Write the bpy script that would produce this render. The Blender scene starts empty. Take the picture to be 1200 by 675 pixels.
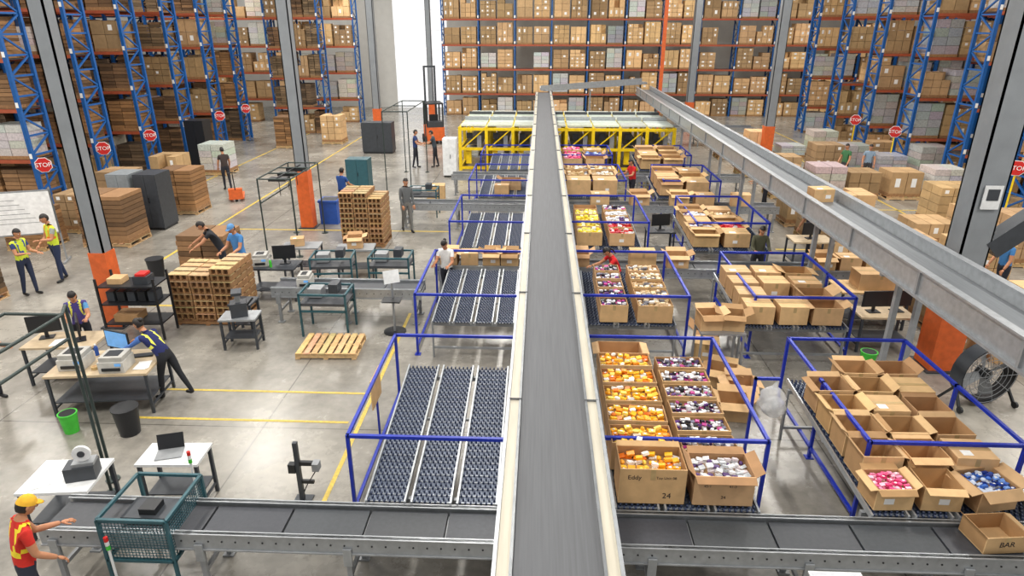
import bpy, math, random
from mathutils import Vector, Matrix
R=random.Random(7)
sc=bpy.context.scene
try:
    sc.view_settings.view_transform='Standard'
except Exception: pass

# ---------------- materials ----------------
MATS={}
def s2l(c):
    c=c/255.0
    return c/12.92 if c<=0.04045 else ((c+0.055)/1.055)**2.4
def mat(name,rgb,rough=0.6,metal=0.0,nscale=8.0,namt=0.12,bump=0.0,emit=0.0,tint=True,alpha=1.0,stretch=None):
    if name in MATS: return MATS[name]
    m=bpy.data.materials.new(name); m.use_nodes=True
    nt=m.node_tree; N=nt.nodes; L=nt.links
    b=N['Principled BSDF']
    col=[s2l(c) for c in rgb]
    tc=N.new('ShaderNodeTexCoord')
    no=N.new('ShaderNodeTexNoise'); no.inputs['Scale'].default_value=nscale; no.inputs['Detail'].default_value=4
    if stretch:
        mp=N.new('ShaderNodeMapping'); mp.inputs['Scale'].default_value=stretch
        L.new(tc.outputs['Object'],mp.inputs['Vector']); L.new(mp.outputs['Vector'],no.inputs['Vector'])
    else: L.new(tc.outputs['Object'],no.inputs['Vector'])
    mr=N.new('ShaderNodeMapRange'); mr.inputs['From Min'].default_value=0.3; mr.inputs['From Max'].default_value=0.7
    mr.inputs['To Min'].default_value=1-namt; mr.inputs['To Max'].default_value=1+namt
    L.new(no.outputs['Fac'],mr.inputs['Value'])
    vm=N.new('ShaderNodeVectorMath'); vm.operation='SCALE'; vm.inputs[0].default_value=col
    L.new(mr.outputs['Result'],vm.inputs['Scale'])
    out=vm.outputs[0]
    if tint:
        at=N.new('ShaderNodeAttribute'); at.attribute_name='tint'
        v2=N.new('ShaderNodeVectorMath'); v2.operation='MULTIPLY'
        L.new(out,v2.inputs[0]); L.new(at.outputs['Vector'],v2.inputs[1]); out=v2.outputs[0]
    L.new(out,b.inputs['Base Color'])
    b.inputs['Roughness'].default_value=rough; b.inputs['Metallic'].default_value=metal
    if bump>0:
        bp=N.new('ShaderNodeBump'); bp.inputs['Strength'].default_value=bump; bp.inputs['Distance'].default_value=0.01
        L.new(no.outputs['Fac'],bp.inputs['Height']); L.new(bp.outputs['Normal'],b.inputs['Normal'])
    if emit>0:
        L.new(out,b.inputs['Emission Color']); b.inputs['Emission Strength'].default_value=emit
    if alpha<1: b.inputs['Alpha'].default_value=alpha
    MATS[name]=m; return m

CARD=mat('cardboard',(208,171,124),0.8,0,6,0.10)
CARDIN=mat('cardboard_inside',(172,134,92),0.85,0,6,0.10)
TAPE=mat('packing_tape',(188,160,112),0.35)
WHITE=mat('white_paint',(225,227,228),0.5)
WRAP=mat('stretch_wrap',(196,194,190),0.35,0,14,0.2)
BLUE=mat('blue_powder_coat',(24,48,168),0.38)
RBLUE=mat('rack_blue',(18,84,152),0.45)
ORANGE=mat('safety_orange',(216,100,44),0.5)
BEAM=mat('rack_beam_orange',(164,80,52),0.5)
STEEL=mat('painted_steel_grey',(146,149,152),0.45,0.2)
GALV=mat('galvanised_steel',(168,172,176),0.36,0.5,10,0.12)
COLG=mat('column_grey',(138,143,148),0.5,0.1,3,0.08)
RAILW=mat('conveyor_side_rail',(188,182,166),0.5,0.05,4,0.1,stretch=(4,.4,4))
BELT=mat('conveyor_belt',(88,90,94),0.6,0,9,0.12,stretch=(6,.15,1))
CHUTE=mat('chute_bed_steel',(122,126,130),0.4,0.4,5,0.12,stretch=(4,.2,1))
BELTD=mat('belt_dark',(64,67,72),0.5,0,20,0.12)
BLACK=mat('black_plastic',(28,30,34),0.45)
DGREY=mat('dark_grey_metal',(62,66,72),0.45,0.2)
WHEEL=mat('skate_wheel',(44,56,84),0.4)
PAN=mat('roller_bed_pan',(128,138,156),0.45,0.2)
WOOD=mat('pallet_wood',(200,168,122),0.8,0,12,0.2)
WOODD=mat('crate_wood_brown',(150,112,74),0.8,0,12,0.25)
TABLE=mat('table_laminate',(190,170,140),0.5)
YEL=mat('machine_yellow',(242,206,14),0.45)
YLINE=mat('floor_line_yellow',(206,178,76),0.5,0,20,0.25)
RED=mat('red_plastic',(200,34,30),0.5)
GREEN=mat('green_plastic',(70,190,60),0.5)
TEAL=mat('teal_frame',(40,84,94),0.45)
PIPE=mat('pipe_dark_green',(48,60,58),0.5,0.2)
BLUEBIN=mat('blue_plastic_bin',(35,80,165),0.5)
SCREEN=mat('screen_lit',(95,150,205),0.3,emit=0.5)
CABG=mat('cabinet_grey',(128,134,138),0.5)
SKIN=mat('skin',(188,132,98),0.6,0,20,0.05)
HAIR=mat('hair_black',(28,22,20),0.5)
WH=mat('eye_white',(238,238,238),0.4)
DOOR=mat('glowing_door_panel',(240,242,245),0.5,0,2,0.03,emit=0.75)  # emission added to white door panels, standing in for daylight at the dock
LIP=mat('lip',(150,70,65),0.5)
SHOE=mat('shoe_black',(30,30,32),0.5)
ITEM=mat('packaged_goods',(255,255,255),0.4,0,25,0.15)
CLOTH=mat('cloth',(255,255,255),0.85,0,25,0.08)
WALL=mat('wall_panel',(222,222,218),0.7,0,2,0.04)
PAPER=mat('paper_label',(240,240,238),0.6,0,30,0.04)
PRN=mat('printer_grey',(190,188,182),.5)
PANEL=mat('polycarbonate_panel',(200,210,200),.25)
BAG=mat('plastic_bag',(240,242,244),.15,0,12,.1,1.0,alpha=.38)
TXT=mat('marker_ink',(45,40,42),0.7,tint=False)
TXTW=mat('sign_white_letter',(245,245,245),0.6,tint=False)

def floor_mat():
    m=bpy.data.materials.new('polished_concrete'); m.use_nodes=True
    nt=m.node_tree;N=nt.nodes;L=nt.links;b=N['Principled BSDF']
    tc=N.new('ShaderNodeTexCoord')
    n1=N.new('ShaderNodeTexNoise');n1.inputs['Scale'].default_value=0.45;n1.inputs['Detail'].default_value=9;n1.inputs['Roughness'].default_value=0.7
    n2=N.new('ShaderNodeTexNoise');n2.inputs['Scale'].default_value=7;n2.inputs['Detail'].default_value=6
    L.new(tc.outputs['Object'],n1.inputs['Vector']);L.new(tc.outputs['Object'],n2.inputs['Vector'])
    cr=N.new('ShaderNodeValToRGB')
    cr.color_ramp.elements[0].position=0.32;cr.color_ramp.elements[0].color=(s2l(112),s2l(108),s2l(101),1)
    cr.color_ramp.elements[1].position=0.68;cr.color_ramp.elements[1].color=(s2l(172),s2l(167),s2l(157),1)
    L.new(n1.outputs['Fac'],cr.inputs['Fac'])
    mx=N.new('ShaderNodeMix');mx.data_type='RGBA';mx.blend_type='MULTIPLY';mx.inputs['Factor'].default_value=0.4
    L.new(cr.outputs['Color'],mx.inputs['A'])
    c2=N.new('ShaderNodeValToRGB');c2.color_ramp.elements[0].position=0.3;c2.color_ramp.elements[0].color=(.62,.62,.62,1);c2.color_ramp.elements[1].position=0.6
    L.new(n2.outputs['Fac'],c2.inputs['Fac']);L.new(c2.outputs['Color'],mx.inputs['B'])
    br=N.new('ShaderNodeTexBrick');br.offset=0;br.inputs['Scale'].default_value=1;br.inputs['Brick Width'].default_value=4.6;br.inputs['Row Height'].default_value=4.6
    br.inputs['Mortar Size'].default_value=0.012;br.inputs['Color1'].default_value=(1,1,1,1);br.inputs['Color2'].default_value=(1,1,1,1);br.inputs['Mortar'].default_value=(.45,.45,.45,1)
    L.new(tc.outputs['Object'],br.inputs['Vector'])
    m2=N.new('ShaderNodeMix');m2.data_type='RGBA';m2.blend_type='MULTIPLY';m2.inputs['Factor'].default_value=1
    L.new(mx.outputs['Result'],m2.inputs['A']);L.new(br.outputs['Color'],m2.inputs['B'])
    L.new(m2.outputs['Result'],b.inputs['Base Color'])
    mr=N.new('ShaderNodeMapRange');mr.inputs['To Min'].default_value=0.12;mr.inputs['To Max'].default_value=0.4
    L.new(n1.outputs['Fac'],mr.inputs['Value']);L.new(mr.outputs['Result'],b.inputs['Roughness'])
    b.inputs['Specular IOR Level'].default_value=0.65
    return m
FLOOR=floor_mat()

# ---------------- mesh builder ----------------
class MB:
    def __init__(s): s.v=[];s.f=[];s.m=[];s.t=[];s.s=[];s.mats=[]
    def mi(s,m):
        if m not in s.mats: s.mats.append(m)
        return s.mats.index(m)
    def add(s,vs,fs,m,tint=(1,1,1),smooth=False):
        o=len(s.v); s.v.extend(tuple(x) for x in vs); k=s.mi(m)
        for f in fs: s.f.append(tuple(i+o for i in f)); s.m.append(k); s.t.append(tint); s.s.append(smooth)
    def box(s,c,d,m,rz=0,tint=(1,1,1),rx=0,ry=0):
        x,y,z=d[0]/2,d[1]/2,d[2]/2
        vs=[Vector(p) for p in ((-x,-y,-z),(x,-y,-z),(x,y,-z),(-x,y,-z),(-x,-y,z),(x,-y,z),(x,y,z),(-x,y,z))]
        if rz or rx or ry:
            M=Matrix.Rotation(rz,3,'Z')@Matrix.Rotation(ry,3,'Y')@Matrix.Rotation(rx,3,'X')
            vs=[M@p for p in vs]
        c=Vector(c)
        s.add([p+c for p in vs],[(0,3,2,1),(4,5,6,7),(0,1,5,4),(1,2,6,5),(2,3,7,6),(3,0,4,7)],m,tint)
    def bb(s,x0,x1,y0,y1,z0,z1,m,tint=(1,1,1)):
        s.box(((x0+x1)/2,(y0+y1)/2,(z0+z1)/2),(abs(x1-x0),abs(y1-y0),abs(z1-z0)),m,tint=tint)
    def tube(s,p0,p1,r,m,n=8,r2=None,tint=(1,1,1),cap=True):
        p0=Vector(p0);p1=Vector(p1);d=p1-p0
        if d.length<1e-6: return
        r2=r if r2 is None else r2
        q=d.to_track_quat('Z','Y'); vs=[]
        for (p,rr) in ((p0,r),(p1,r2)):
            for i in range(n):
                a=2*math.pi*i/n; vs.append(p+q@Vector((math.cos(a)*rr,math.sin(a)*rr,0)))
        s.add(vs,[(i,(i+1)%n,n+(i+1)%n,n+i) for i in range(n)],m,tint,True)
        if cap: s.add(vs,[tuple(range(n-1,-1,-1)),tuple(range(n,2*n))],m,tint)
    def beam(s,p0,p1,w,h,m,tint=(1,1,1)):
        p0=Vector(p0);p1=Vector(p1);d=p1-p0;L=d.length
        y=d.normalized();up=Vector((0,0,1))
        if abs(y.z)>0.95: up=Vector((0,1,0))
        x=y.cross(up).normalized();z=x.cross(y)
        vs=[]
        for p in (p0,p1):
            for a,b in ((-1,-1),(1,-1),(1,1),(-1,1)): vs.append(p+x*a*w/2+z*b*h/2)
        s.add(vs,[(0,1,2,3),(7,6,5,4),(0,4,5,1),(1,5,6,2),(2,6,7,3),(3,7,4,0)],m,tint)
    def blob(s,c,r,m,tint=(1,1,1),nu=8,nv=5,rot=None,keep=None,wob=0):
        c=Vector(c); vs=[];fs=[]
        for j in range(nv+1):
            ph=math.pi*j/nv
            for i in range(nu):
                th=2*math.pi*i/nu; k=1+(wob*math.sin(3*th+j*1.7)*math.sin(ph) if wob else 0)
                p=Vector((math.sin(ph)*math.cos(th)*r[0]*k,math.sin(ph)*math.sin(th)*r[1]*k,math.cos(ph)*r[2]))
                vs.append(p)
        for j in range(nv):
            for i in range(nu):
                f=(j*nu+i,(j+1)*nu+i,(j+1)*nu+(i+1)%nu,j*nu+(i+1)%nu)
                if keep:
                    cc=sum((vs[k] for k in f),Vector())/4
                    if not keep(cc): continue
                fs.append(f)
        if rot is not None: vs=[rot@p for p in vs]
        s.add([p+c for p in vs],fs,m,tint,True)
    def cyl(s,x,y,z0,z1,r,m,n=12,r2=None,tint=(1,1,1)): s.tube((x,y,z0),(x,y,z1),r,m,n,r2,tint)
    def out(s,name,loc=None,rz=0,parent=None):
        me=bpy.data.meshes.new(name)
        if loc is None:
            xs=[p[0] for p in s.v];ys=[p[1] for p in s.v];zs=[p[2] for p in s.v]
            loc=((min(xs)+max(xs))/2,(min(ys)+max(ys))/2,min(zs))
            s.v=[(p[0]-loc[0],p[1]-loc[1],p[2]-loc[2]) for p in s.v]
        me.from_pydata(s.v,[],s.f)
        for m in s.mats: me.materials.append(m)
        me.polygons.foreach_set('material_index',s.m)
        me.polygons.foreach_set('use_smooth',s.s)
        at=me.color_attributes.new('tint','FLOAT_COLOR','CORNER')
        buf=[]
        for f,t in zip(s.f,s.t):
            buf.extend((t[0],t[1],t[2],1.0)*len(f))
        at.data.foreach_set('color',buf)
        me.update()
        ob=bpy.data.objects.new(name,me); sc.collection.objects.link(ob)
        ob.location=loc; ob.rotation_euler=(0,0,rz)
        if parent: ob.parent=parent
        return ob
def J(a=0.12):
    k=1+R.uniform(-a,a); return (k,k*(1+R.uniform(-.03,.03)),k*(1+R.uniform(-.05,.05)))
def rgb(r,g,b): return (s2l(r),s2l(g),s2l(b))
def text(txt,size,loc,rot,parent,m=TXT,name='lettering',ext=0.001):
    c=bpy.data.curves.new(name,'FONT'); c.body=txt; c.size=size; c.align_x='CENTER'; c.align_y='CENTER'; c.extrude=ext
    c.materials.append(m)
    o=bpy.data.objects.new(name,c); sc.collection.objects.link(o)
    o.location=loc; o.rotation_euler=rot
    if parent: o.parent=parent
    return o

# ---------------- shell ----------------
me=bpy.data.meshes.new('floor'); me.from_pydata([(-42,-6,0),(46,-6,0),(46,56,0),(-42,56,0)],[],[(0,1,2,3)]); me.materials.append(FLOOR)
fo=bpy.data.objects.new('floor',me); sc.collection.objects.link(fo)
b=MB(); b.bb(-42,-11.9,56,56.2,0,11,WALL); b.bb(-7.6,46,56,56.2,0,11,WALL); b.bb(-11.9,-7.6,56,56.2,9,11,WALL); b.out('wall_back')
b=MB(); b.bb(-42.2,-42,-6,56,0,11,WALL); b.out('wall_left')
b=MB(); b.bb(46,46.2,-6,56,0,11,WALL); b.out('wall_right')
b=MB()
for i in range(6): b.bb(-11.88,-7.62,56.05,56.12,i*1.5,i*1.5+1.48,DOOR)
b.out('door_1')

b=MB()
def fl(x0,y0,x1,y1,w=0.09):
    d=Vector((x1-x0,y1-y0,0)).normalized();n=Vector((-d.y,d.x,0))*w/2
    b.add([(x0-n.x,y0-n.y,.004),(x1-n.x,y1-n.y,.004),(x1+n.x,y1+n.y,.004),(x0+n.x,y0+n.y,.004)],[(0,1,2,3)],YLINE)
for a in ((-6.9,9.4,-3.2,9.4,.06),(-7.4,10.35,-3.0,10.35,.06),(-3.0,6.9,-3.0,14,.07),(-10.9,17.5,-10.9,46),(-14.6,21,-14.6,46),(-9.6,14.2,-8.6,14.2),(-2.9,20.6,-10.9,20.6),
          (13.2,22,13.2,46),(15,28,15,46),(9.3,24,15,24),(7.2,19.2,13.2,19.2),(-4.6,6.9,-3.0,6.9,.06)): fl(*a)
b.out('floor_marking',loc=(0,0,0))

# ---------------- columns ----------------
def column(x,y,w=0.42,h=11,base=1.7,wrap=True,rz=0):
    b=MB()
    t=0.04
    b.box((0,-w/2+t/2,h/2),(w,t,h),COLG); b.box((0,w/2-t/2,h/2),(w,t,h),COLG); b.box((0,0,h/2),(t,w-2*t,h),COLG,tint=(.8,.8,.8))
    b.bb(-w/2,-w/2+t*.7,-w/2,w/2,0,h,COLG,(.92,.92,.92)); b.bb(w/2-t*.7,w/2,-w/2,w/2,0,h,COLG,(.92,.92,.92))
    if wrap: b.box((0,0,base/2+.01),(w+.05,w+.05,base),ORANGE)
    b.box((0,0,.015),(w+.2,w+.2,.03),DGREY)
    return b.out('steel_column',loc=(x,y,0),rz=rz)
column(-9.5,13.1,0.32,base=1.75); column(-7.75,21.0,0.36,base=1.9); column(-9.8,40,0.4); column(-6.9,42.5,.3)
column(11.3,33.5,0.42); column(7.95,11.9,0.5,base=1.7); column(9.7,44.5,.45); column(7.6,43.8,.16,base=9)
column(19,44.9,.4);column(-17,12.95,.3)
b=MB(); b.beam((8.25,11.8,2.5),(10.8,11.6,4.9),.34,.34,DGREY); b.out('diagonal_brace')
b=MB(); b.box((7.95,11.6,3.5),(.3,.03,.42),WHITE); b.box((7.95,11.58,3.55),(.2,.01,.2),DGREY); b.out('column_sign_panel')

# ---------------- pallet racks ----------------
def load(b,x,y,z,w,d,h,kind):
    b.bb(x-w/2,x+w/2,y-d/2,y+d/2,z,z+.12,WOODD,tint=J(.15))
    z+=.12
    if kind in('card','cardd'):
        nx=R.choice((2,3,3));nz=max(1,int(h/ R.choice((.24,.3,.42))));ny=2
        base=J(.26)
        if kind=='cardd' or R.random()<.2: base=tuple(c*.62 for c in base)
        for i in range(nx):
            for k in range(nz):
                for j in range(ny):
                    if k==nz-1 and R.random()<.12: continue
                    q=R.uniform(.86,1.12)
                    b.bb(x-w/2+i*w/nx+.012,x-w/2+(i+1)*w/nx-.012,y-d/2+j*d/ny+.01,y-d/2+(j+1)*d/ny-.01,z+k*h/nz,z+(k+1)*h/nz-.015,CARD,tint=tuple(c*q for c in base))
                    if j==0 and R.random()<.4: b.bb(x-w/2+(i+.3)*w/nx,x-w/2+(i+.6)*w/nx,y-d/2+.006,y-d/2+.011,z+(k+.3)*h/nz,z+(k+.7)*h/nz,PAPER)
    elif kind=='wrap':
        q=R.uniform(.6,1.1); t=R.choice([(q,q,q),(q,q*.93,q*.84),(q*.9,q*.95,q)])
        nz=4
        for k in range(nz):
            for i in range(2): b.bb(x-w/2+i*w/2+R.uniform(0,.02),x-w/2+(i+1)*w/2-.012,y-d/2,y+d/2,z+k*h/nz,z+(k+1)*h/nz-.012,WRAP,tint=tuple(c*R.uniform(.88,1.08) for c in t))
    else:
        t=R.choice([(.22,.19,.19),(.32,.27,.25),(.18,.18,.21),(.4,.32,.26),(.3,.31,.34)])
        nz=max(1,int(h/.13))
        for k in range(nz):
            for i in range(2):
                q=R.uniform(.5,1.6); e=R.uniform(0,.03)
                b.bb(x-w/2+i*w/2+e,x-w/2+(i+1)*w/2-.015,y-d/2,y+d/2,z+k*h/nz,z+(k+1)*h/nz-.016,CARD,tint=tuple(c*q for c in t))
def rack(name,x0,x1,y,levels,depth=1.1,bay=2.7,top=9.6,kinds=('card',),fill=.92,ground=True,heavy=False):
    b=MB(); n=max(1,round((x1-x0)/bay)); bw=(x1-x0)/n; k0=1.4 if heavy else 1
    for i in range(n+1):
        x=x0+i*bw
        for yy in (y,y+depth): b.box((x,yy,top/2),(.09*k0,.08*k0,top),RBLUE)
        k=0;z=.2
        while z<top-.7:
            if k%2: b.beam((x,y,z),(x,y+depth,z+.65),.035*k0,.045*k0,RBLUE)
            else: b.beam((x,y+depth,z),(x,y,z+.65),.035*k0,.045*k0,RBLUE)
            b.box((x,y+depth/2,z),(.035*k0,depth,.045*k0),RBLUE)
            z+=.65;k+=1
        for zl in levels: b.bb(x-.05,x+.05,y-.065,y-.06,zl+.05,zl+.22,PAPER)
    for zl in levels:
        for yy in (y-.03,y+depth+.03): b.box(((x0+x1)/2,yy,zl-.06),(x1-x0,.05,.12),BEAM)
        b.box(((x0+x1)/2,y+depth/2,zl-.02),(x1-x0,depth-.05,.02),DGREY)
    lv=([0.0] if ground else [])+list(levels)
    o=b.out(name,loc=None)
    g=MB()
    for li,zl in enumerate(lv):
        nxt=lv[li+1] if li+1<len(lv) else zl+1.75
        for i in range(n):
            for s in (0,1):
                if R.random()>fill: continue
                hh=(nxt-zl-.32)*R.uniform(.68,1.0)
                load(g,x0+i*bw+bw*(.27+.46*s),y+depth/2,zl+.003,bw*.42,depth*.9,hh,R.choice(kinds))
    g.out('palletised_cartons')
    return o
LV=[1.6,3.35,5.05,6.8,8.5]
rack('pallet_rack',-7.3,30.1,51,LV,kinds=('card','card','cardd','card','wrap'),fill=.97)
rack('pallet_rack',-27,-12.6,46.5,LV,kinds=('card','card','wrap','cardd'),fill=.95)
for i,y in enumerate((21.9,25.2,28.5,31.9,35.2,38.5)):
    rack('pallet_rack',-34,-17.5,y,[2.0,3.7,5.3,6.9,8.5],kinds=('dark','dark','cardd','dark','dark','wrap'),fill=.93,heavy=True)
rack('pallet_rack',-16.6,-13.4,41.5,LV,bay=1.6,kinds=('cardd','dark'))
for y in (22.5,26.5,30.6,34.6,38.6,43):
    rack('pallet_rack',16.6,32.8,y,LV,kinds=('card','cardd','wrap'),fill=.85,heavy=True)

def stop_sign(x,y,z,face,pole=False):
    b=MB(); r=.27
    for rr,m,yy in ((r,WH,0),(r*.92,RED,-.012)):
        vs=[(math.cos(math.pi/8+i*math.pi/4)*rr,yy,math.sin(math.pi/8+i*math.pi/4)*rr) for i in range(8)]
        vs2=[(p[0],yy+.012,p[2]) for p in vs]
        b.add(vs+vs2,[tuple(range(8)),tuple(range(15,7,-1))]+[(i,8+i,8+(i+1)%8,(i+1)%8) for i in range(8)],m)
    b.box((0,.05,-z/2),(.05,.05,z),YEL if pole else RBLUE); b.box((0,.05,-z+.01),(.35,.35,.02),DGREY)
    o=b.out('stop_sign',loc=(x,y,z),rz=face)
    text('STOP',.2,(0,-.03,0),(math.pi/2,0,0),o,TXTW)
for y in (21.8,25.1,28.4,31.8,35.1,38.4): stop_sign(-17.1,y,1.85,math.radians(25))
for y in (22.4,30.5,34.5): stop_sign(15.9,y,1.9,math.radians(-25),True)

# ---------------- overhead conveyors ----------------
b=MB(); X=.18
b.bb(X-.34,X+.34,1.6,41,2.5,2.585,BELT)
for s in (-1,1):
    b.bb(X+s*.47,X+s*.34,1.6,41,2.3,2.61,RAILW)
    b.bb(X+s*.485,X+s*.455,1.6,41,2.61,2.635,GALV)
    b.bb(X+s*.36,X+s*.335,1.6,41,2.61,2.625,GALV,(.6,.6,.6))
    y=3.0
    while y<41: b.bb(X+s*.48,X+s*.33,y,y+.008,2.6,2.637,STEEL,(.6,.6,.6)); y+=3.0
b.bb(X-.34,X+.34,1.6,41,2.3,2.42,DGREY)
for y in (3.5,10.4,15.8,20.5,25.1,30.0,37.0):
    b.bb(X-.3,X-.22,y,y+.08,0,2.3,STEEL); b.bb(X+.22,X+.3,y,y+.08,0,2.3,STEEL); b.bb(X-.3,X+.3,y,y+.08,.4,.46,STEEL)
b.out('overhead_belt_conveyor')
b=MB(); xl,xr=5.98,6.84
b.bb(xl+.06,xr-.06,4,43,2.54,2.6,CHUTE)
b.bb(xl,xl+.05,4,43,2.33,2.76,GALV); b.bb(xl-.06,xl+.07,4,43,2.755,2.785,GALV)
b.bb(xr-.05,xr,4,43,2.33,2.8,GALV); b.bb(xr-.06,xr+.07,4,43,2.795,2.825,GALV)
b.bb(xl-.06,xl,4,43,2.33,2.37,STEEL)
y=5
while y<43:
    b.bb(xl-.035,xl,y,y+.05,2.37,2.755,STEEL); y+=2.4
for y in (10.9,14.6,20.5,24.7,30.0,37.0):
    for x in (xl+.32,xr-.14): b.bb(x,x+.09,y,y+.09,0,2.33,STEEL)
    b.bb(xl,xr,y,y+.09,2.25,2.33,STEEL)
b.out('overhead_chute_conveyor')
b=MB(); b.beam((.1,41.5,2.7),(6.5,43.6,2.98),1.0,.12,GALV); b.beam((.0,41.0,2.83),(6.3,43.1,3.13),.06,.3,GALV)
b.bb(3,3.1,42.2,42.3,0,2.6,STEEL); b.out('transfer_conveyor')

# ---------------- floor belt conveyors ----------------
def cross_conv(x0,x1,y0,y1,z=.8,seg=.95):
    b=MB(); n=max(1,round((x1-x0)/seg)); w=(x1-x0)/n
    for i in range(n):
        b.bb(x0+i*w+.014,x0+(i+1)*w-.014,y0+.05,y1-.05,z-.05,z,BELTD,tint=J(.14))
    b.bb(x0,x1,y0+.05,y1-.05,z-.14,z-.055,STEEL)
    for yy in (y0,y1):
        b.bb(x0,x1,yy-.02,yy+.02,z-.17,z+.05,GALV)
        b.bb(x0,x1,yy-.035,yy+.035,z+.035,z+.05,GALV)
        b.bb(x0,x1,yy-.04,yy+.04,z-.185,z-.17,STEEL)
    x=x0+.1
    while x<x1:
        b.tube((x,y0-.026,z-.06),(x,y0-.02,z-.06),.012,BLACK,6); x+=.16
    nl=max(2,round((x1-x0)/1.7)+1)
    for i in range(nl):
        x=x0+.15+i*(x1-x0-.3)/(nl-1)
        for yy in (y0,y1): b.bb(x-.03,x+.03,yy-.025,yy+.025,.02,z-.17,STEEL); b.bb(x-.07,x+.07,yy-.06,yy+.06,0,.02,STEEL)
        b.bb(x-.02,x+.02,y0,y1,.25,.3,STEEL)
        b.bb(x-.05,x+.05,y0-.05,y0-.025,z-.34,z-.1,GALV)
    return b.out('belt_conveyor')
cross_conv(-5.8,8.5,5.82,6.38)
cross_conv(-6.0,-2.6,13.4,14.0)
cross_conv(-2.55,8.4,15.0,15.6)
cross_conv(-4.6,7.8,21.0,21.55)
cross_conv(-3.5,8.0,25.6,26.1)
cross_conv(7.2,12.0,37.5,38.6,z=1.0)

# ---------------- gravity roller tables ----------------
def strip_mesh(L,W):
    b=MB()
    for s in (-1,1): b.box((s*(W/2-.012),L/2,0),(.024,L,.075),GALV)
    nr=int(L/.06)
    for i in range(nr):
        y=.04+i*(L-.08)/(nr-1)
        if i%2==0: b.box((0,y,-.005),(W-.03,.008,.008),GALV)
        nw=max(5,int(W/.07))
        for k in range(nw):
            x=-W/2+.045+k*(W-.12)/(nw-1)+(.03 if i%2 else 0)
            b.tube((x-.011,y,.006),(x+.011,y,.006),.025,WHEEL,8)
    b.box((0,L/2,-.02),(W-.04,L-.1,.006),PAN)
    for y in (.15,L/2,L-.15): b.box((0,y,-.045),(W,.04,.03),GALV)
    o=b.out('strip',loc=(0,0,0)); me=o.data; bpy.data.objects.remove(o); return me
ST={}
def roller_table(x0,x1,y0,L,z0,z1,n):
    W=(x1-x0)/n-.06
    key=(round(W,2),round(L,2))
    if key not in ST: ST[key]=strip_mesh(L,W)
    e=bpy.data.objects.new('roller_conveyor_table',None); sc.collection.objects.link(e); e.location=((x0+x1)/2,y0,0)
    a=math.asin((z1-z0)/L)
    for i in range(n):
        o=bpy.data.objects.new('roller_strip_%d'%(i+1),ST[key]); sc.collection.objects.link(o); o.parent=e
        o.location=((i+.5)*(x1-x0)/n-(x1-x0)/2,0,z0); o.rotation_euler=(a,0,0)
    b=MB(); w=(x1-x0)/2
    for f in (.06,.94):
        yy=L*f; z=z0+(z1-z0)*f-.07
        b.bb(-w,w,yy-.03,yy+.03,z-.06,z,STEEL)
        for s in (-1,1): b.bb(s*w-.03 if s>0 else -w,s*w if s>0 else -w+.03,yy-.03,yy+.03,0,z-.06,STEEL)
        b.bb(-w,w,yy-.02,yy+.02,.2,.24,STEEL)
    o=b.out('support_frame',loc=(0,0,0)); o.parent=e
    return e
def blue_frame(x0,x1,y0,y1,z=1.36,midpost=False):
    b=MB(); t=.045
    ys=[y0,y1]
    if midpost: ys.append((y0+y1)/2)
    for x in (x0,x1):
        for y in ys:
            b.bb(x-t/2,x+t/2,y-t/2,y+t/2,0,z,BLUE); b.bb(x-.06,x+.06,y-.06,y+.06,0,.012,BLUE)
    for y in (y0,y1): b.bb(x0,x1,y-t/2,y+t/2,z-t,z,BLUE)
    for x in (x0,x1):
        b.bb(x-t/2,x+t/2,y0,y1,z-t,z,BLUE); b.bb(x-t/2,x+t/2,y0,y1,.16,.16+t,BLUE)
    return b.out('blue_tube_frame')
for (y0,L,yf0,yf1,nl) in ((6.42,3.0,7.1,10.1,3),(11.7,2.6,11.95,14.7,4),(16.4,2.9,17.2,20.2,4),(22.0,2.7,22.4,25.2,4),(26.6,2.8,27.2,29.6,4)):
    roller_table(-2.12,-.42,y0,L,.84,1.12 if y0<7 else 1.0,nl); blue_frame(-2.45,-.25,yf0,yf1)
    roller_table(.95,2.75,y0,L,.84,1.0,3); blue_frame(.72,3.0,yf0+.1,yf1+.1)
    roller_table(4.0,6.05,y0,L,.84,1.0,4); blue_frame(4.3,6.25,yf0+.15,yf1+.15,midpost=True)

# ---------------- cartons ----------------
def heap(b,w,d,z,h,cols,cell):
    nx=max(2,int(w/cell));ny=max(2,int(d/cell))
    for lay in range(2):
        for i in range(nx):
            for j in range(ny):
                if lay and R.random()<.3: continue
                x=-w/2+(i+.5)*w/nx+R.uniform(-.2,.2)*cell; y=-d/2+(j+.5)*d/ny+R.uniform(-.2,.2)*cell
                x=max(-w/2+cell*.5,min(w/2-cell*.5,x));y=max(-d/2+cell*.45,min(d/2-cell*.45,y))
                edge=max(abs(2*x/w),abs(2*y/d))
                if lay and edge>.85: continue
                zz=z+cell*.15+lay*h*(1-edge**2*.6)*R.uniform(.5,1)
                c=rgb(*R.choice(cols)); r=R.random()
                if r<.22: b.blob((x,y,zz),(cell*R.uniform(.42,.6),cell*R.uniform(.32,.45),cell*.34),ITEM,c,7,4,Matrix.Rotation(R.uniform(0,3),3,'Z')@Matrix.Rotation(R.uniform(-.6,.6),3,'X'))
                else: b.box((x,y,zz),(cell*R.uniform(.8,1.1),cell*R.uniform(.5,.8),cell*.38),ITEM,R.uniform(-.4,.4),c,R.uniform(-.4,.4),R.uniform(-.3,.3))
                if r>.75: b.box((x,y,zz+cell*.2),(cell*.4,cell*.3,cell*.1),PAPER,R.uniform(-.8,.8),(1,1,1),R.uniform(-.3,.3))
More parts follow.
